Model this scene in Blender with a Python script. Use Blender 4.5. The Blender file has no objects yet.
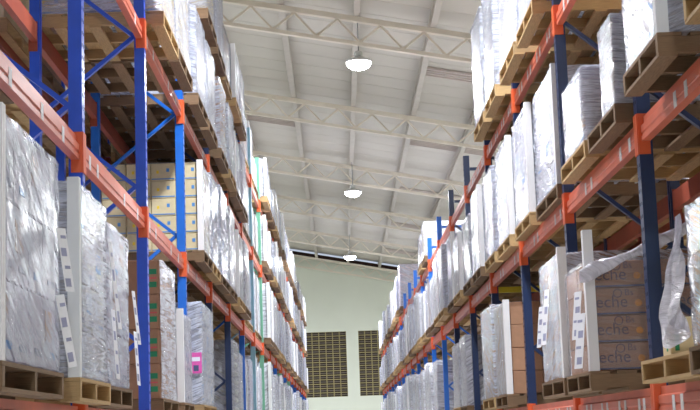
import bpy, bmesh, math, random
from mathutils import Matrix, Vector, noise

# ------------------------------------------------------------------ camera, world, exposure
SC = bpy.context.scene
COL = SC.collection
EYE = 1.60                                   # camera height above the floor
F_PX, CX, CY = 1500.0, 350.0, 205.0          # focal length and centre in pixels of the 700x410 frame
d = Vector((342 - CX, -(434 - CY), -F_PX)).normalized()      # the aisle direction seen from the camera
u = Vector((-0.033, 1.0, 0.0)); u = (u - d * u.dot(d)).normalized()
r = d.cross(u)
cam_data = bpy.data.cameras.new('camera')
cam_data.sensor_width = 36.0
cam_data.lens = F_PX * 36.0 / 700.0
cam_data.clip_end = 300
cam = bpy.data.objects.new('camera', cam_data)
COL.objects.link(cam)
cam.matrix_world = Matrix(((r.x, r.y, r.z, 0), (d.x, d.y, d.z, 0), (u.x, u.y, u.z, EYE), (0, 0, 0, 1)))
SC.camera = cam

world = bpy.data.worlds.new('world'); SC.world = world
world.use_nodes = True
world.node_tree.nodes['Background'].inputs[0].default_value = (0.75, 0.85, 1.0, 1)
world.node_tree.nodes['Background'].inputs[1].default_value = 0.6

SC.view_settings.view_transform = 'Standard'
SC.view_settings.look = 'None'
SC.view_settings.gamma = 1.0
SC.view_settings.use_curve_mapping = False
SC.view_settings.exposure = 0.18
SC.cycles.diffuse_bounces = 8
SC.cycles.transparent_max_bounces = 16
LAMP_W = 620.0

random.seed(11)
R = random.random

# ------------------------------------------------------------------ helpers
def lin(c):
    out = []
    for v in c:
        v /= 255.0
        out.append(v / 12.92 if v <= 0.04045 else ((v + 0.055) / 1.055) ** 2.4)
    return (*out, 1.0)

def link(o, parent=None):
    COL.objects.link(o)
    if parent is not None:
        o.parent = parent
    return o

def tag(o, label=None, cat=None, group=None, kind=None):
    if label: o['label'] = label
    if cat: o['category'] = cat
    if group: o['group'] = group
    if kind: o['kind'] = kind
    return o

def empty(name, loc):
    o = bpy.data.objects.new(name, None)
    o.empty_display_size = 0.1
    o.location = loc
    return link(o)

def mobj(name, me, parent=None, loc=(0, 0, 0), scale=None, rot=None):
    o = bpy.data.objects.new(name, me)
    o.location = loc
    if scale: o.scale = scale
    if rot: o.rotation_euler = rot
    return link(o, parent)

class MB:
    """collects boxes, bars and prisms and turns them into one mesh"""
    def __init__(self): self.v = []; self.f = []
    def box(self, a, b):
        n = len(self.v)
        x0, y0, z0 = a; x1, y1, z1 = b
        self.v += [(x0, y0, z0), (x1, y0, z0), (x1, y1, z0), (x0, y1, z0), (x0, y0, z1), (x1, y0, z1), (x1, y1, z1), (x0, y1, z1)]
        self.f += [tuple(n + i for i in q) for q in ((0, 3, 2, 1), (4, 5, 6, 7), (0, 1, 5, 4), (1, 2, 6, 5), (2, 3, 7, 6), (3, 0, 4, 7))]
        return self
    def bar(self, p, q, w, t, side=None):
        p = Vector(p); q = Vector(q); ax = (q - p).normalized()
        s = Vector(side) if side else (Vector((0, 1, 0)) if abs(ax.y) < .9 else Vector((1, 0, 0)))
        s = (s - ax * s.dot(ax)).normalized(); n2 = ax.cross(s)
        n = len(self.v)
        for e in (p, q):
            for a, b in ((-1, -1), (1, -1), (1, 1), (-1, 1)):
                self.v.append(tuple(e + s * (a * w / 2) + n2 * (b * t / 2)))
        self.f += [tuple(n + i for i in k) for k in ((0, 3, 2, 1), (4, 5, 6, 7), (0, 1, 5, 4), (1, 2, 6, 5), (2, 3, 7, 6), (3, 0, 4, 7))]
        return self
    def prism(self, prof, axis, a, b):
        """prof: closed 2-D outline; axis 'y' takes (x,z), axis 'z' takes (x,y)"""
        n = len(self.v); m = len(prof)
        for e in (a, b):
            for p in prof:
                self.v.append((p[0], e, p[1]) if axis == 'y' else (p[0], p[1], e))
        for i in range(m):
            j = (i + 1) % m
            self.f.append((n + i, n + j, n + m + j, n + m + i))
        self.f.append(tuple(n + i for i in reversed(range(m))))
        self.f.append(tuple(n + m + i for i in range(m)))
        return self
    def lathe(self, prof, seg=24):
        n = len(self.v)
        for rr, z in prof:
            for k in range(seg):
                a = 2 * math.pi * k / seg
                self.v.append((rr * math.cos(a), rr * math.sin(a), z))
        for i in range(len(prof) - 1):
            for k in range(seg):
                k2 = (k + 1) % seg
                self.f.append((n + i * seg + k, n + i * seg + k2, n + (i + 1) * seg + k2, n + (i + 1) * seg + k))
        return self
    def mesh(self, name, mat, smooth=False):
        me = bpy.data.meshes.new(name)
        me.from_pydata(self.v, [], self.f)
        bm = bmesh.new(); bm.from_mesh(me)
        bmesh.ops.recalc_face_normals(bm, faces=bm.faces)
        bm.to_mesh(me); bm.free()
        if smooth:
            for p in me.polygons: p.use_smooth = True
        if mat: me.materials.append(mat)
        return me

def bevel_mesh(me, w, seg=1):
    bm = bmesh.new(); bm.from_mesh(me)
    bmesh.ops.bevel(bm, geom=list(bm.edges), offset=w, segments=seg, affect='EDGES', profile=0.5)
    bm.to_mesh(me); bm.free()
    return me

_cache = {}
def cached(key, fn):
    if key not in _cache: _cache[key] = fn()
    return _cache[key]

# ------------------------------------------------------------------ materials
def new_mat(name):
    m = bpy.data.materials.new(name); m.use_nodes = True
    nt = m.node_tree
    return m, nt, nt.nodes, nt.links, nt.nodes['Principled BSDF']

def mat_paint(name, c, rough=0.45, var=0.12, scale=6.0, metal=0.0, bump=0.0, spec=0.5, rnd=0.0, stretch=(1, 1, 1)):
    m, nt, N, L, b = new_mat(name)
    b.inputs['Roughness'].default_value = rough
    b.inputs['Metallic'].default_value = metal
    b.inputs['Specular IOR Level'].default_value = spec
    tc = N.new('ShaderNodeTexCoord'); mp = N.new('ShaderNodeMapping'); mp.inputs['Scale'].default_value = stretch
    nz = N.new('ShaderNodeTexNoise'); nz.inputs['Scale'].default_value = scale; nz.inputs['Detail'].default_value = 6
    L.new(tc.outputs['Object'], mp.inputs[0]); L.new(mp.outputs[0], nz.inputs['Vector'])
    ra = N.new('ShaderNodeMapRange'); ra.inputs[1].default_value = 0.25; ra.inputs[2].default_value = 0.75
    ra.inputs[3].default_value = 1 - var; ra.inputs[4].default_value = 1 + var * 0.6
    L.new(nz.outputs[0], ra.inputs[0])
    hs = N.new('ShaderNodeHueSaturation'); hs.inputs['Color'].default_value = lin(c)
    if rnd:
        oi = N.new('ShaderNodeObjectInfo'); r2 = N.new('ShaderNodeMapRange')
        r2.inputs[3].default_value = 1 - rnd; r2.inputs[4].default_value = 1 + rnd
        L.new(oi.outputs['Random'], r2.inputs[0])
        mu = N.new('ShaderNodeMath'); mu.operation = 'MULTIPLY'
        L.new(ra.outputs[0], mu.inputs[0]); L.new(r2.outputs[0], mu.inputs[1]); L.new(mu.outputs[0], hs.inputs['Value'])
    else:
        L.new(ra.outputs[0], hs.inputs['Value'])
    L.new(hs.outputs[0], b.inputs['Base Color'])
    if bump:
        bp = N.new('ShaderNodeBump'); bp.inputs['Strength'].default_value = bump; bp.inputs['Distance'].default_value = 0.01
        L.new(nz.outputs[0], bp.inputs['Height']); L.new(bp.outputs[0], b.inputs['Normal'])
    return m

def mat_film(name, lo, hi, tint=(224, 228, 246), rough=0.15, streak=26.0, bump=0.75):
    """stretch film: partly clear, whiter where it is bunched into streaks"""
    m, nt, N, L, b = new_mat(name)
    b.inputs['Base Color'].default_value = lin(tint)
    b.inputs['Roughness'].default_value = rough
    b.inputs['Specular IOR Level'].default_value = 0.7
    tc = N.new('ShaderNodeTexCoord'); sp = N.new('ShaderNodeSeparateXYZ'); L.new(tc.outputs['Object'], sp.inputs[0])
    oi = N.new('ShaderNodeObjectInfo')
    def math_(op, a, c):
        n = N.new('ShaderNodeMath'); n.operation = op
        for i, x in enumerate((a, c)):
            if isinstance(x, (int, float)): n.inputs[i].default_value = x
            else: L.new(x, n.inputs[i])
        return n.outputs[0]
    uu = math_('ADD', sp.outputs[0], sp.outputs[1])
    tilt = math_('MULTIPLY', math_('SUBTRACT', oi.outputs['Random'], 0.45), 1.3)
    vv = math_('ADD', sp.outputs[2], math_('MULTIPLY', uu, tilt))
    cb = N.new('ShaderNodeCombineXYZ')
    L.new(math_('MULTIPLY', uu, 2.2), cb.inputs[0]); L.new(math_('MULTIPLY', vv, streak), cb.inputs[1])
    L.new(math_('MULTIPLY', oi.outputs['Random'], 60.0), cb.inputs[2])
    n1 = N.new('ShaderNodeTexNoise'); n1.inputs['Scale'].default_value = 1.0; n1.inputs['Detail'].default_value = 7; n1.inputs['Roughness'].default_value = .68
    n1.inputs['Distortion'].default_value = .6
    L.new(cb.outputs[0], n1.inputs['Vector'])
    cb2 = N.new('ShaderNodeCombineXYZ')
    L.new(math_('MULTIPLY', uu, 5.0), cb2.inputs[0]); L.new(math_('MULTIPLY', sp.outputs[2], 5.0), cb2.inputs[1]); L.new(math_('MULTIPLY', oi.outputs['Random'], 30.0), cb2.inputs[2])
    n2 = N.new('ShaderNodeTexNoise'); n2.inputs['Scale'].default_value = 1.0; n2.inputs['Detail'].default_value = 4
    L.new(cb2.outputs[0], n2.inputs['Vector'])
    ridge = math_('MAXIMUM', math_('SUBTRACT', 1.0, math_('MULTIPLY', math_('ABSOLUTE', math_('SUBTRACT', n1.outputs[0], .5), 0.0), 11.0)), 0.0)
    bl = N.new('ShaderNodeMapRange'); bl.interpolation_type = 'SMOOTHSTEP'
    bl.inputs[1].default_value = .36; bl.inputs[2].default_value = .66
    L.new(math_('ADD', math_('MULTIPLY', n1.outputs[0], .5), math_('MULTIPLY', n2.outputs[0], .5)), bl.inputs[0])
    mixn = math_('MINIMUM', math_('ADD', math_('MULTIPLY', bl.outputs[0], .42), math_('MULTIPLY', ridge, .8)), 1.0)
    fac = math_('ADD', lo, math_('MULTIPLY', mixn, hi - lo))
    bp = N.new('ShaderNodeBump'); bp.inputs['Strength'].default_value = bump; bp.inputs['Distance'].default_value = 0.03
    L.new(math_('ADD', math_('MULTIPLY', ridge, .35), n1.outputs[0]), bp.inputs['Height']); L.new(bp.outputs[0], b.inputs['Normal'])
    tr = N.new('ShaderNodeBsdfTransparent'); tr.inputs[0].default_value = (.96, .96, .98, 1)
    mx = N.new('ShaderNodeMixShader')
    L.new(fac, mx.inputs[0]); L.new(tr.outputs[0], mx.inputs[1]); L.new(b.outputs[0], mx.inputs[2])
    gl = N.new('ShaderNodeBsdfGlossy'); gl.inputs['Roughness'].default_value = rough; L.new(bp.outputs[0], gl.inputs['Normal'])
    m2 = N.new('ShaderNodeMixShader'); m2.inputs[0].default_value = .10
    L.new(mx.outputs[0], m2.inputs[1]); L.new(gl.outputs[0], m2.inputs[2])
    L.new(m2.outputs[0], N['Material Output'].inputs['Surface'])
    return m

def mat_emit(name, c, s):
    m, nt, N, L, b = new_mat(name)
    b.inputs['Base Color'].default_value = lin(c)
    b.inputs['Emission Color'].default_value = lin(c)
    b.inputs['Emission Strength'].default_value = s
    return m

M = {
    'floor': mat_paint('concrete_floor', (196, 194, 188), .5, .06, 1.2),
    'wall': mat_paint('painted_wall', (212, 216, 204), .8, .07, .5),
    'roof': mat_paint('roof_sheet', (200, 194, 186), .6, .04, 1.4, rnd=.02),
    'truss': mat_paint('truss_paint', (222, 212, 198), .5, .08, 3),
    'purlin': mat_paint('purlin_paint', (186, 178, 170), .5, .1, 3),
    'skylight': mat_paint('skylight_sheet', (196, 184, 178), .4, .12, 5),
    'gap': mat_paint('gap_shade_dark', (66, 44, 38), .9, .2, 2),
    'grille_back': mat_paint('grille_dark', (74, 64, 58), .8, .25, 8),
    'grille_bar': mat_paint('grille_bar', (150, 138, 98), .7, .12, 9),
    'grille_slat': mat_paint('grille_slat', (116, 106, 98), .7, .12, 9),
    'blue': mat_paint('upright_blue', (32, 80, 206), .32, .14, 7, spec=.6),
    'blue2': mat_paint('upright_sky_blue', (24, 104, 205), .38, .12, 7, spec=.6),
    'navy': mat_paint('upright_navy', (30, 50, 92), .34, .18, 7, spec=.6),
    'green': mat_paint('upright_green', (112, 172, 144), .45, .12, 7),
    'pale': mat_paint('upright_pale_blue', (128, 170, 186), .45, .12, 7),
    'slot': mat_paint('slot_dark', (14, 22, 48), .8, .1, 7),
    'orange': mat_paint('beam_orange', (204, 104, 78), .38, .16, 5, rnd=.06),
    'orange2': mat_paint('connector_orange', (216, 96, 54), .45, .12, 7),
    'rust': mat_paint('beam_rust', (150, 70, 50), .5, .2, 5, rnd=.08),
    'sticker': mat_paint('sticker_grey', (206, 204, 206), .5, .08, 10),
    'galv': mat_paint('galvanised', (150, 152, 155), .4, .1, 8, metal=.6),
    'wood': mat_paint('pallet_wood', (184, 152, 106), .75, .28, 4, rnd=.14, bump=.3, stretch=(3, 3, 9)),
    'wood2': mat_paint('pallet_wood_old', (128, 102, 76), .8, .3, 4, rnd=.16, bump=.3, stretch=(3, 3, 9)),
    'brown': mat_paint('carton_brown', (170, 128, 100), .8, .1, 5, rnd=.08),
    'tan': mat_paint('carton_tan', (214, 198, 160), .75, .08, 5, rnd=.06),
    'lav': mat_paint('carton_lavender', (172, 166, 186), .7, .12, 5, rnd=.10),
    'white': mat_paint('carton_white', (200, 198, 208), .7, .08, 5, rnd=.06),
    'grey': mat_paint('carton_grey', (172, 172, 176), .7, .12, 5, rnd=.10),
    'pink': mat_paint('carton_pink', (224, 204, 208), .7, .1, 5, rnd=.08),
    'sack': mat_paint('woven_sack', (206, 210, 204), .7, .12, 9, rnd=.07, bump=.4),
    'board': mat_paint('corner_board', (232, 230, 232), .6, .04, 4),
    'board_grey': mat_paint('corner_board_grey', (222, 224, 226), .6, .05, 4),
    'paper': mat_paint('paper', (240, 240, 246), .7, .03, 9),
    'ink': mat_paint('ink_blue_grey', (84, 92, 128), .7, .1, 9),
    'ink_pale': mat_paint('ink_pale', (158, 160, 190), .7, .15, 12),
    'ink_brown': mat_paint('ink_dark', (86, 70, 84), .7, .1, 9),
    'dot': mat_paint('print_orange', (226, 150, 58), .7, .1, 9),
    'pgreen': mat_paint('print_green', (46, 140, 98), .7, .1, 9),
    'pred': mat_paint('print_red', (214, 92, 96), .7, .1, 9),
    'pblue': mat_paint('print_blue', (84, 142, 204), .7, .1, 9),
    'pyellow': mat_paint('print_yellow', (240, 206, 60), .7, .1, 9),
    'magenta': mat_paint('print_magenta', (232, 96, 178), .6, .1, 9),
    'lamp_body': mat_paint('lamp_body', (196, 196, 196), .4, .05, 9, metal=.4),
    'lamp': mat_emit('lamp_lens', (250, 253, 255), 26.0),
    'film_clear': mat_film('film_clear', .04, .85, rough=.13),
    'film': mat_film('film_cloudy', .08, .92, tint=(224, 229, 248), rough=.14),
    'film_white': mat_film('film_white', .25, .95, tint=(234, 236, 248)),
    'film_thin': mat_film('film_thin', .01, .24),
    'yellow': mat_paint('crossbar_yellow', (232, 214, 60), .5, .1, 6),
    'film_rope': mat_film('film_rope', .6, .95, tint=(236, 232, 246), streak=6.0, bump=.7),
}

ORD = ['first', 'second', 'third', 'fourth', 'fifth', 'sixth', 'seventh', 'eighth', 'ninth', 'tenth', 'eleventh', 'twelfth', 'thirteenth',
       'fourteenth', 'fifteenth', 'sixteenth', 'seventeenth', 'eighteenth', 'nineteenth', 'twentieth']
def ordn(i):
    tens = {2: 'twenty', 3: 'thirty', 4: 'forty', 5: 'fifty'}
    if i < 20: return ORD[i]
    n = i + 1
    if n % 10 == 0: return tens[n // 10][:-1] + 'ieth'
    return tens[n // 10] + '-' + ORD[n % 10 - 1]

# ------------------------------------------------------------------ the hall
WX0, WX1, WY0, WY1 = -15.0, 14.0, -14.0, 69.6
SLOPE = 0.19
def chord_z(x): return EYE + 7.30 - SLOPE * (x - 0.4)      # underside of the bottom chord
TRUSS_Y = [-12.3, -4.3, 3.7, 11.7, 19.7, 27.7, 35.7, 43.7, 51.7, 59.9, 69.2]
T_H, P_H = 0.56, 0.26
def roof_z(x): return chord_z(x) + T_H + P_H

fl = mobj('floor', MB().box((WX0, WY0, -.2), (WX1, WY1 + 2, 0)).mesh('floor', M['floor']))
tag(fl, kind='structure')

# far wall with two grille openings
gz0, gz1 = EYE + 1.70, EYE + 4.70
W1 = (-2.2, 0.34); W2 = (0.90, 3.3)
wt = chord_z(WX1) - .02
wb = MB()
Y0, Y1 = WY1, WY1 + .3
wb.box((WX0, Y0, 0), (WX1, Y1, gz0))
wb.box((WX0, Y0, gz0), (W1[0], Y1, gz1)).box((W1[1], Y0, gz0), (W2[0], Y1, gz1)).box((W2[1], Y0, gz0), (WX1, Y1, gz1))
wb.prism([(WX0, gz1), (WX1, gz1), (WX1, chord_z(WX1) + T_H - .05), (WX0, chord_z(WX0) + T_H - .05)], 'y', Y0, Y1)
tag(mobj('wall_far', wb.mesh('wall_far', M['wall'])), kind='structure')
for n_, (a, b) in enumerate((W1, W2), 1):
    wn = mobj('window_%d' % n_, MB().box((a, Y1 - .06, gz0), (b, Y1 - .02, gz1)).mesh('window_back', M['grille_back']))
    tag(wn, kind='structure')
    nv = int(round((b - a) / .30)); nh = 15
    vb = MB().box((-.022, 0, gz0), (.022, .07, gz1)).mesh('grille_upright', M['grille_bar'])
    hb = MB().box((a, .0, -.02), (b, .07, .02)).mesh('grille_rail', M['grille_bar'])
    sb = MB().box((a, .0, -.022), (b, .05, .022)).mesh('grille_slat', M['grille_slat'])
    for i in range(nv + 1): mobj('grille_upright', vb, wn, (a + (b - a) * i / nv, Y0 + .04, 0))
    for i in range(nh + 1):
        zz = gz0 + (gz1 - gz0) * i / nh
        mobj('grille_rail', hb, wn, (0, Y0 + .045, zz))
        if i < nh: mobj('grille_slat', sb, wn, (0, Y0 + .13, zz + .1))
# dark board painted with the shade of the open gap between wall and roof
tag(mobj('gap_shade_board_1', MB().prism([(WX0, chord_z(WX0) + T_H - .05), (WX1, chord_z(WX1) + T_H - .05), (WX1, roof_z(WX1)), (WX0, roof_z(WX0))], 'y', Y1 + .1, Y1 + .2).mesh('gap', M['gap'])), kind='structure')
for nm, x0, x1 in (('wall_left', WX0 - .3, WX0), ('wall_right', WX1, WX1 + .3)):
    tag(mobj(nm, MB().box((x0, WY0, 0), (x1, WY1, roof_z(x0))).mesh(nm, M['wall'])), kind='structure')
tag(mobj('wall_back', MB().prism([(WX0, 0), (WX1, 0), (WX1, roof_z(WX1)), (WX0, roof_z(WX0))], 'y', WY0 - .3, WY0).mesh('wall_back', M['wall'])), kind='structure')

# roof: a backing slab and overlapping ribbed sheets as its pieces, a dull skylight strip in every truss bay
ce = mobj('ceiling', MB().prism([(WX0 - .3, roof_z(WX0 - .3) + .08), (WX1 + .3, roof_z(WX1 + .3) + .08), (WX1 + .3, roof_z(WX1 + .3) + .16), (WX0 - .3, roof_z(WX0 - .3) + .16)], 'y', WY0 - .3, WY1 + .35).mesh('ceiling', M['roof']))
tag(ce, kind='structure')
PX = [0.54 + 1.45 * k for k in range(-10, 10)]
SKY_Y = [y + 4.0 for y in TRUSS_Y[:-1]]
def strip_mesh(x0, x1, w, mat, rib=False):
    mb = MB()
    def pr(off0, off1, ya, yb):
        mb.prism([(x0, roof_z(x0) + off0), (x1, roof_z(x1) + off0), (x1, roof_z(x1) + off1), (x0, roof_z(x0) + off1)], 'y', ya, yb)
    pr(.03, .045, 0, w)
    if rib:
        for i in range(4): pr(.0, .03, i * w / 4 + .02, i * w / 4 + .07)
    else:
        pr(.028, .03, 0, .02)
    return mb.mesh('roof_strip', mat)
sheet = strip_mesh(WX0, WX1, .97, M['roof'])
sky_a = strip_mesh(PX[11] + .1, WX1, .80, M['skylight'], True)
sky_b = strip_mesh(WX0, PX[9] - .1, .80, M['skylight'], True)
y = WY0
while y < WY1 - .9:
    mobj('roof_sheet', sheet, ce, (0, y, 0)); y += .985
for y in SKY_Y:
    mobj('skylight_strip', sky_a, ce, (0, y, -.03))
    if y > 38 and y < 42: mobj('skylight_strip', sky_b, ce, (0, y, -.03))

# trusses
def truss(y, i):
    t = empty('roof_truss', (0, y, 0))
    far = 'against the far grille wall' if i == len(TRUSS_Y) - 1 else 'over the aisle, %s in view from the camera' % ORD[max(0, i - 5)]
    if i < 5: far = 'nearer than the lamps in view, %s from the back wall' % ORD[i]
    tag(t, 'cream sloping lattice roof truss ' + far, 'truss', 'roof trusses')
    def ch(x0, x1, o0, o1, w):
        return MB().prism([(x0, chord_z(x0) + o0), (x1, chord_z(x1) + o0), (x1, chord_z(x1) + o1), (x0, chord_z(x0) + o1)], 'y', -w / 2, w / 2)
    mobj('bottom_chord', cached('bc', lambda: ch(WX0, WX1, 0, .07, .12).mesh('bottom_chord', M['truss'])), t)
    mobj('top_chord', cached('tc', lambda: ch(WX0, WX1, T_H - .10, T_H, .14).mesh('top_chord', M['truss'])), t)
    step = .41
    def web(sgn):
        dz = -SLOPE * step
        a, b = (.07, T_H - .10) if sgn > 0 else (T_H - .10, .07)
        return MB().bar((0, 0, a), (step, 0, b + dz), .05, .04).mesh('web_member', M['truss'])
    wp, wm = cached('wp', lambda: web(1)), cached('wm', lambda: web(-1))
    n = int((WX1 - WX0) / step)
    for k in range(n):
        x = WX0 + k * step
        if i >= 5 and -7 < x < 7: mobj('web_member', wp if k % 2 == 0 else wm, t, (x, 0, chord_z(x)))
for i, y in enumerate(TRUSS_Y): truss(y, i)

# purlins: light lattice joists running along the aisle over the trusses
def purlin_mesh():
    mb = MB()
    for z0 in (0.0, P_H - .06): mb.box((-.06, WY0, z0), (.06, WY1 + .3, z0 + .04))
    yy = WY0; s = 1
    while yy < WY1 - .5:
        a, b = (.04, P_H - .06) if s > 0 else (P_H - .06, .04)
        mb.bar((0, yy, a), (0, yy + .45, b), .035, .03); yy += .45; s = -s
    return mb.mesh('purlin', M['purlin'])
pm = purlin_mesh()
for i, x in enumerate(PX):
    if not WX0 + .2 < x < WX1 - .2: continue
    side = 'above the lamps' if i == 10 else ('%s to the %s of the lamp row' % (ORD[abs(i - 10) - 1], 'right' if i > 10 else 'left'))
    tag(mobj('purlin', pm, None, (x, 0, chord_z(x) + T_H + .012)), 'pale lattice purlin running down the hall, ' + side, 'purlin', 'roof purlins')

# ------------------------------------------------------------------ lamps
def lamp(x, y, label, z=None, power=1.0):
    z = z if z is not None else EYE + 6.95 - SLOPE * (x - .55)
    t = empty('high_bay_lamp', (x, y, z))
    tag(t, label, 'lamp', 'high-bay lamps')
    mobj('reflector', cached('refl', lambda: MB().lathe([(.0, .10), (.12, .10), (.16, .08), (.24, .05), (.25, 0), (.235, .004), (.22, .04), (.0, .06)]).mesh('reflector', M['lamp_body'], True)), t)
    mobj('lens', cached('lens', lambda: MB().lathe([(.234, .004), (.225, -.04), (.18, -.09), (.1, -.125), (.0, -.135)]).mesh('lens', M['lamp'], True)), t)
    mobj('driver_housing', cached('drv', lambda: MB().lathe([(0, .22), (.07, .22), (.08, .20), (.08, .11), (0, .11)]).mesh('driver', M['lamp_body'], True)), t)
    mobj('hanger_rod', cached('rod', lambda: MB().lathe([(.0, .22), (.012, .22), (.012, .8958), (.0, .8958)], 8).mesh('rod', M['galv'])), t)
    ld = bpy.data.lights.new('lamp_light', 'AREA'); ld.shape = 'DISK'; ld.size = .5; ld.energy = LAMP_W * power
    ld.color = (.91, .955, 1.0)
    lo = bpy.data.objects.new('lamp_light', ld); lo.location = (0, 0, -.15); link(lo, t)
LY = [-3.7, 12.0, 27.75, 43.2, 59.3]
for i, yy in enumerate(LY):
    lab = ('round high-bay lamp over the aisle, behind the camera', 'round high-bay lamp over the aisle, out of view overhead', 'largest bright lamp, nearest of those visible above the aisle',
           'middle bright lamp of the row above the aisle', 'smallest bright lamp above the aisle, just before the gable wall')[i]
    lamp(.55, yy, lab)
for sx, nm in ((PX[5], 'next aisle on the left'), (PX[2], 'second aisle on the left'), (PX[14], 'next aisle on the right'), (PX[17], 'second aisle on the right')):  # unseen lamp rows added to brighten the ceiling and fill the rack backs
    for i, yy in enumerate(LY[1:]):
        lamp(sx, yy, 'added high-bay fill lamp, unseen over the %s, %s from the back' % (nm, ORD[i]), power=.85)

# ------------------------------------------------------------------ pallet racking
BAY0, BAY = 8.6, 2.9
LEV = {'A': EYE + .06, 'B': EYE + 1.62, 'C': EYE + 3.12, 'D': EYE + 4.40}     # underside of the beams
BEAM_H = .145
TOP = {k: v + BEAM_H for k, v in LEV.items()}
DEP, POST = .90, .09
FACE = {-1: 1.45, 1: 1.78}
ROWGAP = 1.16
NB = 19                                         # bays are numbered -1..18 from the camera
def fy(k): return BAY0 + BAY * k

def post_mesh(s, h, mat):
    w, t, dd = POST / 2, .012, .08
    # omega section, open away from the aisle; x is depth from the aisle
    prof = [(0, -w), (0, w), (dd, w), (dd, w - .03), (dd - .012, w - .03), (dd - .012, w - t), (t, w - t), (t, -w + t), (dd - .012, -w + t), (dd - .012, -w + .03), (dd, -w + .03), (dd, -w)]
    return MB().prism([(s * a, b) for a, b in prof], 'z', 0.012, h).mesh('post', mat)
def slot_mesh(s, h):
    mb = MB(); z = .15
    while z < h - .05:
        for yy in (-.022, .022):
            mb.box((s * -.0012 if s > 0 else 0, yy - .005, z), (0 if s > 0 else .0012, yy + .005, z + .02))
        z += .075
    return mb.mesh('perforations', M['slot'])

COLNAME = {'blue': 'bright blue', 'blue2': 'sky blue', 'navy': 'dark navy', 'green': 'pale green', 'pale': 'pale blue'}
def frame(s, row, k, matn, h):
    f0 = FACE[s] + row * ROWGAP
    t = empty('upright_frame', (s * f0, fy(k), 0))
    sd = 'left' if s < 0 else 'right'
    if row == 0 and k < 0: lab = '%s rack upright frame, %s rack, just outside the picture beside the nearest bay' % (COLNAME[matn], sd)
    elif row == 0: lab = '%s rack upright frame with diagonal braces, %s rack, %s from the camera' % (COLNAME[matn], sd, ordn(k))
    else: lab = '%s upright frame in the row behind the %s rack, %s from the camera' % (COLNAME[matn], sd, ordn(k - (1 if s < 0 else 0)))
    tag(t, lab, 'rack frame', 'upright frames of the racks')
    mat = M[matn]
    near = k <= 4
    for dd, sg in ((0, 1), (DEP, -1)):
        p = mobj('post', cached(('post', s * sg, h, matn), lambda: post_mesh(s * sg, h, mat)), t, (s * dd, 0, 0))
        if near and row == 0 and dd == 0:
            tag(mobj('perforations', cached(('slot', s, h), lambda: slot_mesh(s, h)), p), kind='stuff')
        mobj('base_plate', cached(('bp', s * sg), lambda: MB().box((min(0, s * sg * .1) - .02, -.07, 0), (max(0, s * sg * .1) + .02, .07, .012)).mesh('base_plate', M['galv'])), t, (s * dd, 0, 0))
    # zigzag of braces: front nodes every 1.2 m, rear nodes half way between
    zf = EYE + 3.15 - 1.2 * 3; n = 0
    z = zf - .6
    front = False
    while z + .6 < h - .1:
        if z > .1:
            a = (s * .085, 0, z) if front else (s * (DEP - .085), 0, z)
            b = (s * (DEP - .085), 0, z + .6) if front else (s * .085, 0, z + .6)
            mobj('brace', cached(('br', s, front, matn), lambda: MB().bar((a[0], 0, 0), (b[0], 0, .6), .045, .03).mesh('brace', mat)), t, (0, 0, z))
        front = not front; z += .6
    for zz in (.25, h - .18):
        mobj('cross_tie', cached(('ct', s, matn), lambda: MB().box((min(s * .085, s * (DEP - .085)), -.02, -.02), (max(s * .085, s * (DEP - .085)), .02, .02)).mesh('cross_tie', mat)), t, (0, 0, zz))

BL = BAY - POST - .006
def beam_rail_mesh(s, matn):
    prof = [(0, 0), (.012, 0), (.05, 0), (.05, BEAM_H), (.018, BEAM_H), (.018, BEAM_H - .045), (.004, BEAM_H - .05), (0, BEAM_H - .055), (0, .05), (.006, .045), (.006, .035), (0, .03)]
    return MB().prism([(s * a, b) for a, b in prof], 'y', -BL / 2, BL / 2).mesh('beam_rail', M[matn])
LEVN = {'A': 'lowest', 'B': 'second', 'C': 'third', 'D': 'fourth'}
def beam(s, row, lev, k, rear=False, stickers=()):
    f0 = FACE[s] + row * ROWGAP + (DEP - .015 if rear else .015)
    sg = -s if rear else s
    t = empty('shelf_beam', (s * f0, fy(k) + BAY / 2, LEV[lev]))
    sd = 'left' if s < 0 else 'right'
    where = ('%s rack' % sd) if row == 0 else ('row behind %s rack' % sd)
    lab = 'orange-red %s beam, %s shelf of the %s, %s bay from the camera' % ('rear' if rear else 'front', LEVN[lev], where, ordn(k + 1 if row == 0 else k - (1 if s < 0 else 0)))
    tag(t, lab, 'shelf beam', 'shelf beams of the racks')
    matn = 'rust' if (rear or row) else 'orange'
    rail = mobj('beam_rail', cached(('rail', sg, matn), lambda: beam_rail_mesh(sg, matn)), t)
    for e in (-1, 1):
        def conn():
            mb = MB()
            ya, yb = sorted((e * (BL / 2), e * (BAY / 2 - .004)))
            x0, x1 = sorted((-sg * .0165, -sg * .022))
            mb.box((x0, ya, -.075), (x1, yb, BEAM_H + .02))
            yc, yd = sorted((e * (BL / 2 - .004), e * (BL / 2)))
            x2, x3 = sorted((-sg * .0165, sg * .05))
            mb.box((x2, yc - .004, -.075), (x3, yd, BEAM_H + .02))
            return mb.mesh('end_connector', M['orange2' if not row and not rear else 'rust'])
        mobj('end_connector', cached(('conn', sg, e, row == 0, rear), conn), t)
    for yy in stickers:
        x0, x1 = sorted((-sg * .001, sg * .004))
        mobj('sticker', cached(('stick', sg), lambda: MB().box((x0, -.032, .004), (x1, .032, BEAM_H - .056)).mesh('sticker', M['sticker'])), t, (0 - sg * .0005, yy, 0))

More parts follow.
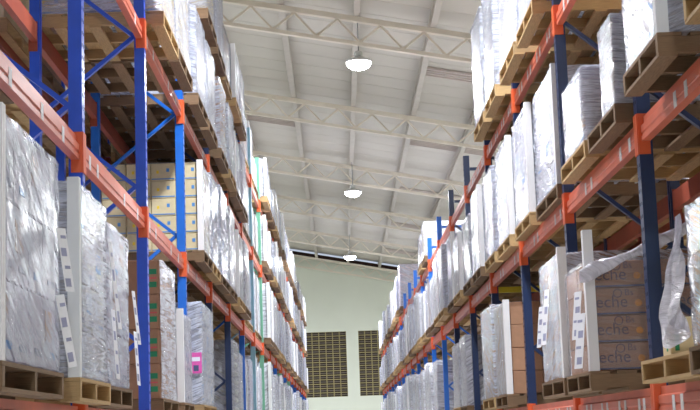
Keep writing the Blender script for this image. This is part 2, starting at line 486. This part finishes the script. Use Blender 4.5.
for s in (-1, 1):
    for k in range(-1, NB + 1):
        if s < 0:
            h = EYE + 5.40; mat = 'blue' if k in (-1, 0, 1) else 'blue2' if k in (2, 5) else 'navy' if k in (3, 4) else ('pale' if k == 6 else 'green' if k in (7, 8, 10, 12) else 'blue2')
        else:
            h = EYE + 3.70; mat = 'navy' if k < 6 else 'blue2'
            if k == 2: mat = 'navy'
        frame(s, 0, k, mat, h)
    for lev in 'ABCD':
        if s > 0 and lev == 'D': continue
        for k in range(-1, NB):
            st = ()
            if k <= 3: st = ({-1: (-.44, .3, .88), 0: (-1.14, -.85, .31, .99), 1: (-1.2, -.8, .3, .9)}.get(k, (-1.1, -.2, .8)) if s < 0 else (-1.15, -.85, .25, .5) if lev == 'B' else (-1.1, -.95, -.5, -.3, .15, .35, .8, 1.0))
            beam(s, 0, lev, k, stickers=st)
            if k <= 5: beam(s, 0, lev, k, rear=True)
    for k in range(1, 7):
        frame(s, 1, k - (1 if s > 0 else 0), 'blue' if s < 0 else 'navy', EYE + 3.7)
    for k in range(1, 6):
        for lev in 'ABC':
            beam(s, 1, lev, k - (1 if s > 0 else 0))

# ------------------------------------------------------------------ pallets
PAL_H = .118
def pallet_mesh_parts(w, dd, mat):
    """deck boards and bottom boards run along the aisle, stringers run into the shelf"""
    out = []
    nb = 7; bw = dd / (nb + (nb - 1) * .35)
    for i in range(nb): out.append(('deck_board', (bw, w, .018), (-dd / 2 + bw / 2 + i * bw * 1.35, 0, PAL_H - .009)))
    for yy in (-w / 2 + .025, 0, w / 2 - .025): out.append(('stringer', (dd, .045, PAL_H - .038), (0, yy, .0185 + (PAL_H - .038) / 2)))
    for xx in (-dd / 2 + .05, -dd / 4, 0, dd / 4, dd / 2 - .05): out.append(('bottom_board', (.095, w, .018), (xx, 0, .009)))
    return out
unit = {}
def unit_box(matn, bev=.0):
    def mk():
        me = MB().box((-.5, -.5, -.5), (.5, .5, .5)).mesh('box_' + matn, M[matn])
        return bevel_mesh(me, bev) if bev else me
    return cached(('ub', matn, bev), mk)
def whole_pallet(matn):
    def mk():
        mb = MB()
        for nm, sz, lc in pallet_mesh_parts(1, 1, None):
            mb.box(tuple(lc[i] - sz[i] / 2 for i in range(3)), tuple(lc[i] + sz[i] / 2 for i in range(3)))
        return mb.mesh('wooden_pallet', M[matn])
    return cached(('wp', matn), mk)

COUNT = {}
def pallet(s, row, lev, y0, y1, over, label, detail, dd=1.1, matn=None):
    f0 = FACE[s] + row * ROWGAP
    matn = matn or random.choice(('wood', 'wood', 'wood2') if s > 0 and lev != 'A' else ('wood', 'wood2', 'wood2'))
    loc = (s * (f0 - over + dd / 2), (y0 + y1) / 2, TOP[lev] + .0005)
    if detail:
        t = empty('wooden_pallet', loc)
        for nm, sz, lc in pallet_mesh_parts(y1 - y0, dd, None):
            mobj(nm, unit_box(matn, .0), t, lc, sz)
    else:
        t = mobj('wooden_pallet', whole_pallet(matn), None, loc, (dd, y1 - y0, 1))
    tag(t, label, 'pallet', 'wooden pallets on the racks')
    return t

# ------------------------------------------------------------------ wrapped loads
def film_mesh(seed, n, matn, amp=.012, bulge=0.0, open_=False):
    """unit shell, open below: sides and wrinkled top of a film-wrapped load"""
    bm = bmesh.new()
    bmesh.ops.create_cube(bm, size=1.0)
    bmesh.ops.translate(bm, vec=(0, 0, .5), verts=bm.verts)
    bot = [f for f in bm.faces if f.normal.z < -.5]
    if open_: bot += [f for f in bm.faces if f.normal.y < -.5]
    bmesh.ops.delete(bm, geom=bot, context='FACES')
    bmesh.ops.subdivide_edges(bm, edges=list(bm.edges), cuts=n, use_grid_fill=True)
    for v in bm.verts:
        c = v.co.copy(); q = Vector((c.x * 3.1 + seed * 7.3, c.y * 3.1, c.z * 7 + seed))
        nz = noise.noise(q) + .6 * noise.noise(q * 3.3)
        out = Vector((c.x, c.y, 0))
        if max(abs(c.x), abs(c.y)) > .499:
            k = amp * nz + bulge * (math.sin(math.pi * min(1, max(0, c.z))) - .15)
            if abs(c.x) > .499: v.co.x += math.copysign(k, c.x)
            if abs(c.y) > .499: v.co.y += math.copysign(k, c.y)
            if abs(c.x) > .499 and abs(c.y) > .499: v.co.x *= .985; v.co.y *= .985
        if c.z > .999: v.co.z += .012 * noise.noise(q * 2) - .02 * (1 - min(1, 4 * (0.5 - max(abs(c.x), abs(c.y)))))
        if c.z < .001: v.co.z += .012 * abs(noise.noise(q * 4))
    me = bpy.data.meshes.new('stretch_wrap'); bm.to_mesh(me); bm.free()
    for p in me.polygons: p.use_smooth = True
    me.materials.append(M[matn])
    return me
def get_film(matn, lod, open_=False):
    sd = random.randrange(4)
    return cached(('film', matn, lod, sd, open_), lambda: film_mesh(sd + 1, 13 if lod else 4, matn, .010 if lod else .008, open_=open_))

def stack_mesh(matn, seed):
    def mk():
        rnd = random.Random(seed); mb = MB()
        nx, ny, nz = 3, rnd.choice((3, 4)), rnd.choice((4, 5))
        for i in range(nx):
            for j in range(ny):
                for k in range(nz):
                    if 0 < i < nx - 1 and 0 < j < ny - 1 and k < nz - 1: continue
                    g = .006
                    mb.box((-.5 + i / nx + g, -.5 + j / ny + g, k / nz), (-.5 + (i + 1) / nx - g, -.5 + (j + 1) / ny - g, (k + 1) / nz - g))
        return mb.mesh('carton_stack', M[matn])
    return cached(('stack', matn, seed), mk)

def corner_board_mesh(matn):
    # L section, legs along +x (into the shelf) and +y (along the aisle), unit height
    return cached(('cb', matn), lambda: MB().prism([(0, 0), (.06, 0), (.06, .005), (.005, .005), (.005, .06), (0, .06)], 'z', 0, 1).mesh('corner_board', M[matn]))

def sack_mesh():
    def mk():
        bm = bmesh.new(); bmesh.ops.create_cube(bm, size=1.0)
        bmesh.ops.subdivide_edges(bm, edges=list(bm.edges), cuts=3, use_grid_fill=True)
        for v in bm.verts:
            x, y_, z = v.co * 2
            e = max(abs(x), abs(y_))
            v.co.z *= 1.0 - .55 * e ** 3
            rr = 1 - .06 * abs(z) ** 2
            v.co.x *= rr; v.co.y *= rr
            v.co.z += .03 * noise.noise(v.co * 5)
        me = bpy.data.meshes.new('sack'); bm.to_mesh(me); bm.free()
        for p in me.polygons: p.use_smooth = True
        me.materials.append(M['sack'])
        return me
    return cached('sackmesh', mk)

def print_box(name, matn, parent, loc, size):
    return mobj(name, unit_box(matn), parent, loc, size)

def text_mesh(txt, size, matn):
    def mk():
        cu = bpy.data.curves.new('print_' + txt, 'FONT'); cu.body = txt; cu.size = size; cu.align_x = 'CENTER'; cu.extrude = .0006
        cu.resolution_u = 3
        o = bpy.data.objects.new('tmp_text', cu); COL.objects.link(o)
        dg = bpy.context.evaluated_depsgraph_get()
        me = bpy.data.meshes.new_from_object(o.evaluated_get(dg))
        bpy.data.objects.remove(o)
        me.materials.clear(); me.materials.append(M[matn])
        return me
    return cached(('txt', txt, size, matn), mk)

STYLE = {   # carton size (depth, along aisle, height), material, words
    'lav': ((.36, .33, .30), 'lav', 'lavender-grey cartons'),
    'grey': ((.36, .33, .26), 'grey', 'grey cartons'),
    'white': ((.36, .36, .27), 'white', 'white cartons'),
    'brown': ((.38, .34, .20), 'brown', 'brown cartons'),
    'browng': ((.36, .36, .30), 'brown', 'green-labelled cartons'),
    'tan': ((.27, .34, .19), 'tan', 'tan cartons'),
    'pink': ((.36, .36, .27), 'pink', 'pinkish cartons'),
    'leche': ((.52, .45, .157), 'brown', 'brown milk cartons'),
    'sack': ((.36, .5, .12), 'sack', 'white sacks'),
}
def carton_prints(style, c, sz, s):
    """flat print on the faces towards the camera (-y) and the aisle; the carton object is scaled, so work in unit space"""
    e = .0015
    def near(nm, matn, x, z, w, h): print_box(nm, matn, c, (x, -.5 - e / sz[1], z), (w, 2 * e / sz[1], h))
    if style == 'browng':
        near('printed_label', 'pgreen', .28 * -s, .16, .34, .16); near('printed_label', 'pgreen', .28 * -s, -.22, .34, .16)
        near('printed_stripe', 'pred', .28 * -s, -.03, .34, .04)
    elif style == 'tan':
        near('printed_stripe', 'pblue', 0, -.40, .95, .06)
        near('printed_dot', 'pyellow', -.22, .0, .10, .17); near('printed_mark', 'pblue', .2, .1, .12, .2)
    elif style == 'leche':
        near('printed_stripe', 'ink', 0, -.44, .92, .06)

def load(s, row, lev, y0, y1, over, h, style, film='film', detail=True, boards=('near',), board_mat='board', idx=0, board_extra=0.0, dd=1.08, label=None, sheets=False, fscale=1.0, inset=(0, 0), open_=False, tags=()):
    """h counts from the beam top and includes the pallet"""
    f0 = FACE[s] + row * ROWGAP
    sd = 'left' if s < 0 else 'right'
    where = '%s rack' % sd if row == 0 else 'row behind %s rack' % sd
    csz, cm, words = STYLE[style]
    shelf = LEVN[lev] + ' shelf'
    filmword = {'film': 'cloudy-wrapped', 'film_clear': 'clear-wrapped', 'film_thin': 'thinly wrapped', 'film_white': 'white-wrapped', None: 'unwrapped'}[film]
    lab = label or '%s load of %s, %s of %s, %s from the camera' % (filmword, words, shelf, where, ordn(idx))
    pallet(s, row, lev, y0, y1, over, '%s wooden pallet from the camera on the %s of the %s' % (ordn(idx), shelf, where), detail and row == 0)
    y0 += inset[0]; y1 -= inset[1]
    z0 = TOP[lev] + PAL_H + .001
    w, hh = y1 - y0 - .03, h - PAL_H
    D = dd - .04
    t = empty('wrapped_load' if film else 'carton_load', (s * (f0 - over + .012 + D / 2), (y0 + y1) / 2, z0))
    tag(t, lab, 'pallet load', 'loads on the %s' % where)
    inner_d, inner_w, inner_h = D - .03, w - .03, hh - .012
    if style == 'sack':
        nx, ny, nz = 2, 2, max(3, int(inner_h / .115))
    else:
        nx, ny, nz = (max(1, round(q / c)) for q, c in zip((inner_d, inner_w, inner_h), csz))
    if detail:
        cw = (inner_d / nx, inner_w / ny, inner_h / nz)
        me = sack_mesh() if style == 'sack' else unit_box(cm, .02)
        for i in range(nx):
            for j in range(ny):
                for k in range(nz):
                    ix = i if s > 0 else nx - 1 - i            # 0 is the aisle side
                    if ix > 0 and j > 0 and k < nz - 1: continue
                    jit = .004
                    sz = (cw[0] - .006, cw[1] - .006, cw[2] * 1.0 if style == 'sack' else cw[2] - .003)
                    c = mobj('sack' if style == 'sack' else 'carton', me, t,
                             (-inner_d / 2 + cw[0] * (i + .5) + jit * (R() - .5), -inner_w / 2 + cw[1] * (j + .5) + jit * (R() - .5), cw[2] * (k + .5) + (.012 if style == 'sack' else 0)), sz)
                    if j == 0: carton_prints(style, c, sz, s)
                    if ix == 0 and style in ('lav', 'grey', 'white') and lev != 'C':
                        xo = -s * (.5 + .0015 / sz[0])
                        print_box('printed_band', 'pblue' if (j + k) % 3 == 0 else 'ink', c, (xo, .1, -.28), (.003 / sz[0], .5, .1))
                        if (j + 2 * k) % 3 == 0: print_box('printed_patch', 'brown' if style == 'lav' else 'pblue', c, (xo, -.12, .12), (.003 / sz[0], .5, .42))
                    if style == 'leche' and j == 0:
                        yy = -sz[1] / 2 - .001
                        hl = c.location
                        def put(nm, me2, x, z): mobj(nm, me2, c, (x / sz[0], yy / sz[1], z / sz[2]), (1 / sz[0], 1 / sz[2], 1 / sz[1]), (math.pi / 2, 0, 0))
                        put('printed_word', text_mesh('leche', .105, 'ink_brown'), -.13, -.035)
                        put('printed_word', text_mesh('Bs', .06, 'ink_brown'), -.01, .035)
                        put('printed_dot', cached('dotm', lambda: MB().lathe([(0, 0), (.022, 0), (.022, .0012), (0, .0012)], 14).mesh('dot', M['dot'])), .045, -.012)
                        put('printed_ring', cached('ringm', lambda: MB().lathe([(.022, 0), (.028, 0), (.028, .0012), (.022, .0012), (.022, 0)], 16).mesh('ring', M['ink_brown'])), -.08, .05)
    else:
        mobj('carton_stack', stack_mesh(cm, random.randrange(3)), t, (0, 0, 0), (inner_d, inner_w, inner_h))
    if film:
        fm = get_film(film, detail, open_)
        mobj('stretch_wrap', fm, t, (0, 0, .004), (D * fscale, w * fscale, hh + .005), (0, 0, 0 if open_ else random.choice((0, math.pi))))
    for b in boards:
        near = b.startswith('near')
        ex = (.05 + board_extra)
        # aisle corner; the L opens into the load
        px = -s * (D / 2 + .010); py = (-1 if near else 1) * (w / 2 + .010)
        mobj('corner_board', corner_board_mesh(board_mat), t, (px, py, .0), (s, 1 if near else -1, hh - .04 + ex))
    for (mt, ox, oz, ww, ll) in tags:          # printed tag on the face towards the camera
        g = print_box('printed_tag', mt, t, (-s * ox, -w / 2 - .02, oz), (ww, .002, ll))
        print_box('printed_block', 'paper', g, (0, -.7, .18), (.7, .6, .2)); print_box('printed_mark', 'ink', g, (0, -.7, -.25), (.45, .6, .28))
    if sheets:
        for (oy, oz, ww, ll, tl) in sheets:
            sh = mobj('label_sheet', unit_box('paper'), t, (-s * (D / 2 + .045), oy, oz), (.002, ww, ll), (tl, s * .12, s * .35))
            for q in range(4):
                print_box('printed_block', 'ink_pale', sh, (-s * .6, .08 * (-1) ** q, .36 - q * .24), (.6, .6, .13 if q % 2 else .05))
    return t

# ---- left rack, lowest shelf
load(-1, 0, 'A', 5.77, 7.06, .16, 1.12, 'lav', 'film_clear', idx=0, sheets=[(.52, .52, .08, .30, .07), (.53, .19, .08, .34, .14)])
load(-1, 0, 'A', 7.50, 8.50, .16, 1.12, 'grey', 'film', board_mat='board_grey', idx=1, sheets=[(.47, .55, .04, .5, 0), (.47, .22, .04, .4, -.08)])
load(-1, 0, 'A', 8.70, 9.68, .12, 1.09, 'lav', 'film', boards=(), idx=2, sheets=[(.46, .46, .04, .35, 0), (.47, .20, .04, .35, -.1)])
load(-1, 0, 'A', 11.95, 13.10, .05, 1.24, 'browng', 'film_white', boards=(), idx=3, open_=True)
load(-1, 0, 'A', 13.36, 14.28, .07, 0.92, 'white', 'film_white', idx=4, board_extra=.02, open_=True, tags=[('magenta', .36, .42, .12, .12), ('magenta', .36, .12, .12, .14)])
load(-1, 0, 'A', 14.52, 15.95, .14, 1.12, 'grey', 'film', boards=(), idx=5, tags=[('magenta', .46, .40, .11, .2)])
load(-1, 0, 'A', 20.40, 21.55, .03, 1.12, 'sack', 'film_clear', boards=(), idx=6)
load(-1, 0, 'A', 21.8, 22.85, .00, 1.02, 'lav', 'film', boards=(), idx=7, detail=False)
# ---- left rack, second shelf
load(-1, 0, 'B', 15.05, 16.10, .12, 1.04, 'tan', 'film_white', idx=0, open_=True)
load(-1, 0, 'B', 16.15, 17.15, .12, 1.12, 'grey', 'film', boards=(), idx=1)
load(-1, 0, 'B', 17.40, 18.60, .12, 1.20, 'white', 'film', boards=(), idx=2)
load(-1, 0, 'B', 18.75, 19.95, .12, 1.15, 'white', 'film_white', boards=(), idx=3)
# ---- left rack, third shelf
for i, (a, b, st, fi, hh) in enumerate((                                     (11.6, 12.7, 'tan', 'film_clear', .98), (12.78, 13.95, 'tan', 'film', 1.0), (14.5, 15.6, 'grey', 'film', 1.02), (15.75, 16.85, 'grey', 'film_clear', 1.0),
                                     (17.4, 18.5, 'brown', 'film', 1.0), (18.8, 19.9, 'lav', 'film', 1.0))):
    load(-1, 0, 'C', a, b, .14, hh, st, fi, boards=(), idx=i)
# ---- right rack, lowest shelf
near_load = load(1, 0, 'A', 5.78, 6.62, .24, .74, 'brown', 'film_clear', boards=(), idx=0)
pallet(1, 0, 'A', 6.80, 7.95, .19, 'nearest empty-topped light wooden pallet on the lowest shelf of the right rack', True, matn='wood')
milk = load(1, 0, 'A', 9.10, 10.05, .27, .80, 'leche', 'film_thin', idx=1, board_extra=.17, sheets=[(-.3, .35, .09, .3, 0), (-.36, .19, .1, .34, 0)])
load(1, 0, 'A', 10.18, 11.30, .27, .98, 'brown', 'film', idx=2, board_extra=.02, sheets=[(-.05, .45, .07, .4, 0), (.25, .4, .07, .3, 0)])
load(1, 0, 'A', 14.52, 15.60, .18, 1.02, 'brown', 'film_white', idx=3, open_=True)
load(1, 0, 'A', 15.78, 17.05, .18, 1.10, 'brown', 'film', boards=(), idx=4)
load(1, 0, 'A', 20.40, 21.5, .08, 1.08, 'lav', 'film_white', boards=(), idx=5, detail=False)
load(1, 0, 'A', 21.7, 22.95, .08, 1.05, 'lav', 'film_white', boards=(), idx=6, detail=False)
# ---- right rack, middle shelf
load(1, 0, 'B', 5.78, 6.54, .18, 1.2, 'white', 'film', boards=(), idx=0)
load(1, 0, 'B', 7.10, 8.00, .18, 1.25, 'white', 'film', board_mat='board_grey', idx=1)
load(1, 0, 'B', 8.70, 9.70, .10, 0.68, 'lav', 'film_white', boards=(), idx=2, inset=(.02, .5))
load(1, 0, 'B', 9.82, 10.92, .10, 0.64, 'lav', 'film_clear', boards=(), idx=3, inset=(.03, .12))
load(1, 0, 'B', 11.60, 12.90, .03, 1.08, 'white', 'film', idx=4)
load(1, 0, 'B', 13.10, 14.25, .06, 1.10, 'white', 'film', idx=5)
load(1, 0, 'B', 14.60, 15.80, .07, 1.10, 'white', 'film', idx=6)
load(1, 0, 'B', 16.00, 17.10, .08, 1.08, 'lav', 'film', boards=(), idx=7)
load(1, 0, 'B', 17.45, 18.55, .10, 1.08, 'white', 'film', idx=8)
load(1, 0, 'B', 18.80, 19.95, .10, 0.95, 'lav', 'film', boards=(), idx=9)
# ---- right rack, top shelf
for i, (a, b, st, fi, hh) in enumerate((                                     (11.6, 12.7, 'white', 'film', 1.3), (12.9, 14.1, 'white', 'film_clear', 1.3), (14.55, 15.6, 'grey', 'film', 1.35), (15.8, 16.95, 'grey', 'film', 1.3))):
    load(1, 0, 'C', a, b, .15, hh, st, fi, boards=('near',) if i == 0 else (), idx=i)

# ---- the far bays, two loads in each
def fill(s, lev, k0, start, hlo, hhi, styles, films, over=.12, skip=()):
    idx = start
    for k in range(k0, NB):
        for j in (0, 1):
            if (k, j) in skip: continue
            a = fy(k) + .12 + j * 1.38 + .06 * R(); b = a + 1.12 + .12 * R()
            b = min(b, fy(k + 1) - .08)
            ov = over + .05 * (R() - .5)
            if s < 0 and k in (5, 6): ov = -.02
            load(s, 0, lev, a, b, ov, hlo + (hhi - hlo) * R(), random.choice(styles), random.choice(films), detail=False,
                 boards=('near',) if R() < .4 else (), idx=idx)
            idx += 1
fill(-1, 'A', 5, 8, .95, 1.25, ('white', 'lav', 'grey'), ('film', 'film_white'))
fill(-1, 'B', 4, 4, .95, 1.2, ('white', 'lav', 'white'), ('film', 'film_white', 'film_white'))
fill(-1, 'C', 4, 6, .8, 1.05, ('white', 'lav', 'grey', 'tan'), ('film', 'film_white', 'film_clear'))
fill(-1, 'D', 2, 0, .6, 1.05, ('grey', 'brown', 'brown', 'tan', 'lav'), ('film', 'film_clear', 'film_clear'), skip=((2, 0),))
fill(1, 'A', 6, 7, .95, 1.2, ('white', 'lav'), ('film', 'film_white'), skip=((5, 0), (5, 1)))
fill(1, 'B', 4, 10, .9, 1.2, ('white', 'lav', 'white'), ('film', 'film_white'))
load(1, 0, 'C', 29.1, 30.2, .06, .80, 'tan', 'film_clear', detail=False, boards=(), idx=4)
load(1, 0, 'C', 30.45, 31.6, .06, .72, 'brown', 'film_clear', detail=False, boards=(), idx=5)
load(1, 0, 'C', 40.75, 41.9, .08, 1.28, 'pink', 'film_clear', detail=True, boards=(), idx=6)
fill(1, 'C', 11, 7, .8, 1.3, ('pink', 'pink', 'lav', 'white'), ('film', 'film_clear', 'film_white'), skip=((11, 0),))

# ---- rows behind both racks, seen through the gaps
for s, ks, lv in ((-1, range(1, 6), 'ABC'), (1, range(0, 5), 'ABC')):
    for lev in lv:
        idx = 0
        for k in ks:
            for j in (0, 1):
                if s < 0 and lev == 'B' and k < 3: continue
                a = fy(k) + .14 + j * 1.38; b = a + 1.2
                load(s, 1, lev, a, b, .04, .95 + .15 * R(), random.choice(('brown', 'brown', 'tan')), None, detail=False, boards=(), idx=idx, dd=1.02)
                idx += 1

# ------------------------------------------------------------------ loose things on the right lowest shelf
zt = TOP['A'] + PAL_H + .001
c = mobj('small_carton', bevel_mesh(MB().box((-.11, -.09, 0), (.11, .09, .205)).mesh('small_carton', M['tan']), .004), None, (1.785, 7.69, zt))
tag(c, 'small tan carton with green tape on the near light pallet, right rack', 'carton')
print_box('printed_tape', 'pgreen', c, (-.075, -.0905, .10), (.022, .002, .13))
print_box('printed_tape', 'pgreen', c, (-.1105, -.02, .10), (.002, .03, .13))

# the torn film: a loose sheet hanging beside the near load, and a bunched rope of film across the milk cartons
def cloth(name, matn, fn, nu, nv):
    vs = [fn(i / nu, j / nv) for j in range(nv + 1) for i in range(nu + 1)]
    fs = [(j * (nu + 1) + i, j * (nu + 1) + i + 1, (j + 1) * (nu + 1) + i + 1, (j + 1) * (nu + 1) + i) for j in range(nv) for i in range(nu)]
    me = bpy.data.meshes.new(name); me.from_pydata(vs, [], fs)
    for p in me.polygons: p.use_smooth = True
    me.materials.append(M[matn]); return me

def rope(t_, a_):
    p = Vector((-.57, -.53, .57)).lerp(Vector((.52, -.56, 1.05)), t_)
    rr = .036 + .012 * math.sin(t_ * 17) + .02 * noise.noise(Vector((t_ * 9, 0, 3)))
    rr *= 1 + .3 * noise.noise(Vector((t_ * 14, math.cos(a_ * 6.283) * 2, math.sin(a_ * 6.283) * 2)))
    return (p.x, p.y + .5 * rr * math.cos(a_ * 6.283), p.z + rr * math.sin(a_ * 6.283) - .02 * math.sin(t_ * math.pi))
mobj('bunched_film', cloth('bunched_film', 'film_rope', rope, 60, 14), milk)
def drape(a_, b_):
    # a torn tail of the near load's film: starts at its far aisle corner, wider and more ruffled towards the lower tip
    z = .58 - .58 * b_ * (1 - .35 * abs(a_ - .6) * b_)
    w = .03 + .40 * b_ ** 1.3 * (1 - .5 * max(0, b_ - .8) * 5)
    n1 = noise.noise(Vector((a_ * 5, b_ * 4, 1.7)))
    return (-.56 - .03 * b_ + .05 * math.sin(a_ * 10 + b_ * 4) * b_ + .03 * n1, .33 + w * a_ - .05 * b_ + .03 * n1, z + .02 * n1)
tag(mobj('loose_film_tail', cloth('loose_film_tail', 'film_rope', drape, 24, 40), near_load), 'torn white tail of film')
for s_, lev, yy, side in ((1, 'B', 18.68, 'right rack, between the ninth and tenth loads'),):
    x0, x1 = sorted((s_ * (FACE[s_] + .07), s_ * (FACE[s_] + DEP - .07)))
    tag(mobj('shelf_crossbar', MB().box((x0, yy - .03, TOP[lev] - .09), (x1, yy + .03, TOP[lev] - .05)).box((x0, yy - .03, TOP[lev] - .05), (x1, yy - .024, TOP[lev] - .02)).mesh('crossbar', M['yellow'])),
        'yellow crossbar between front and rear beams, ' + side, 'crossbar')
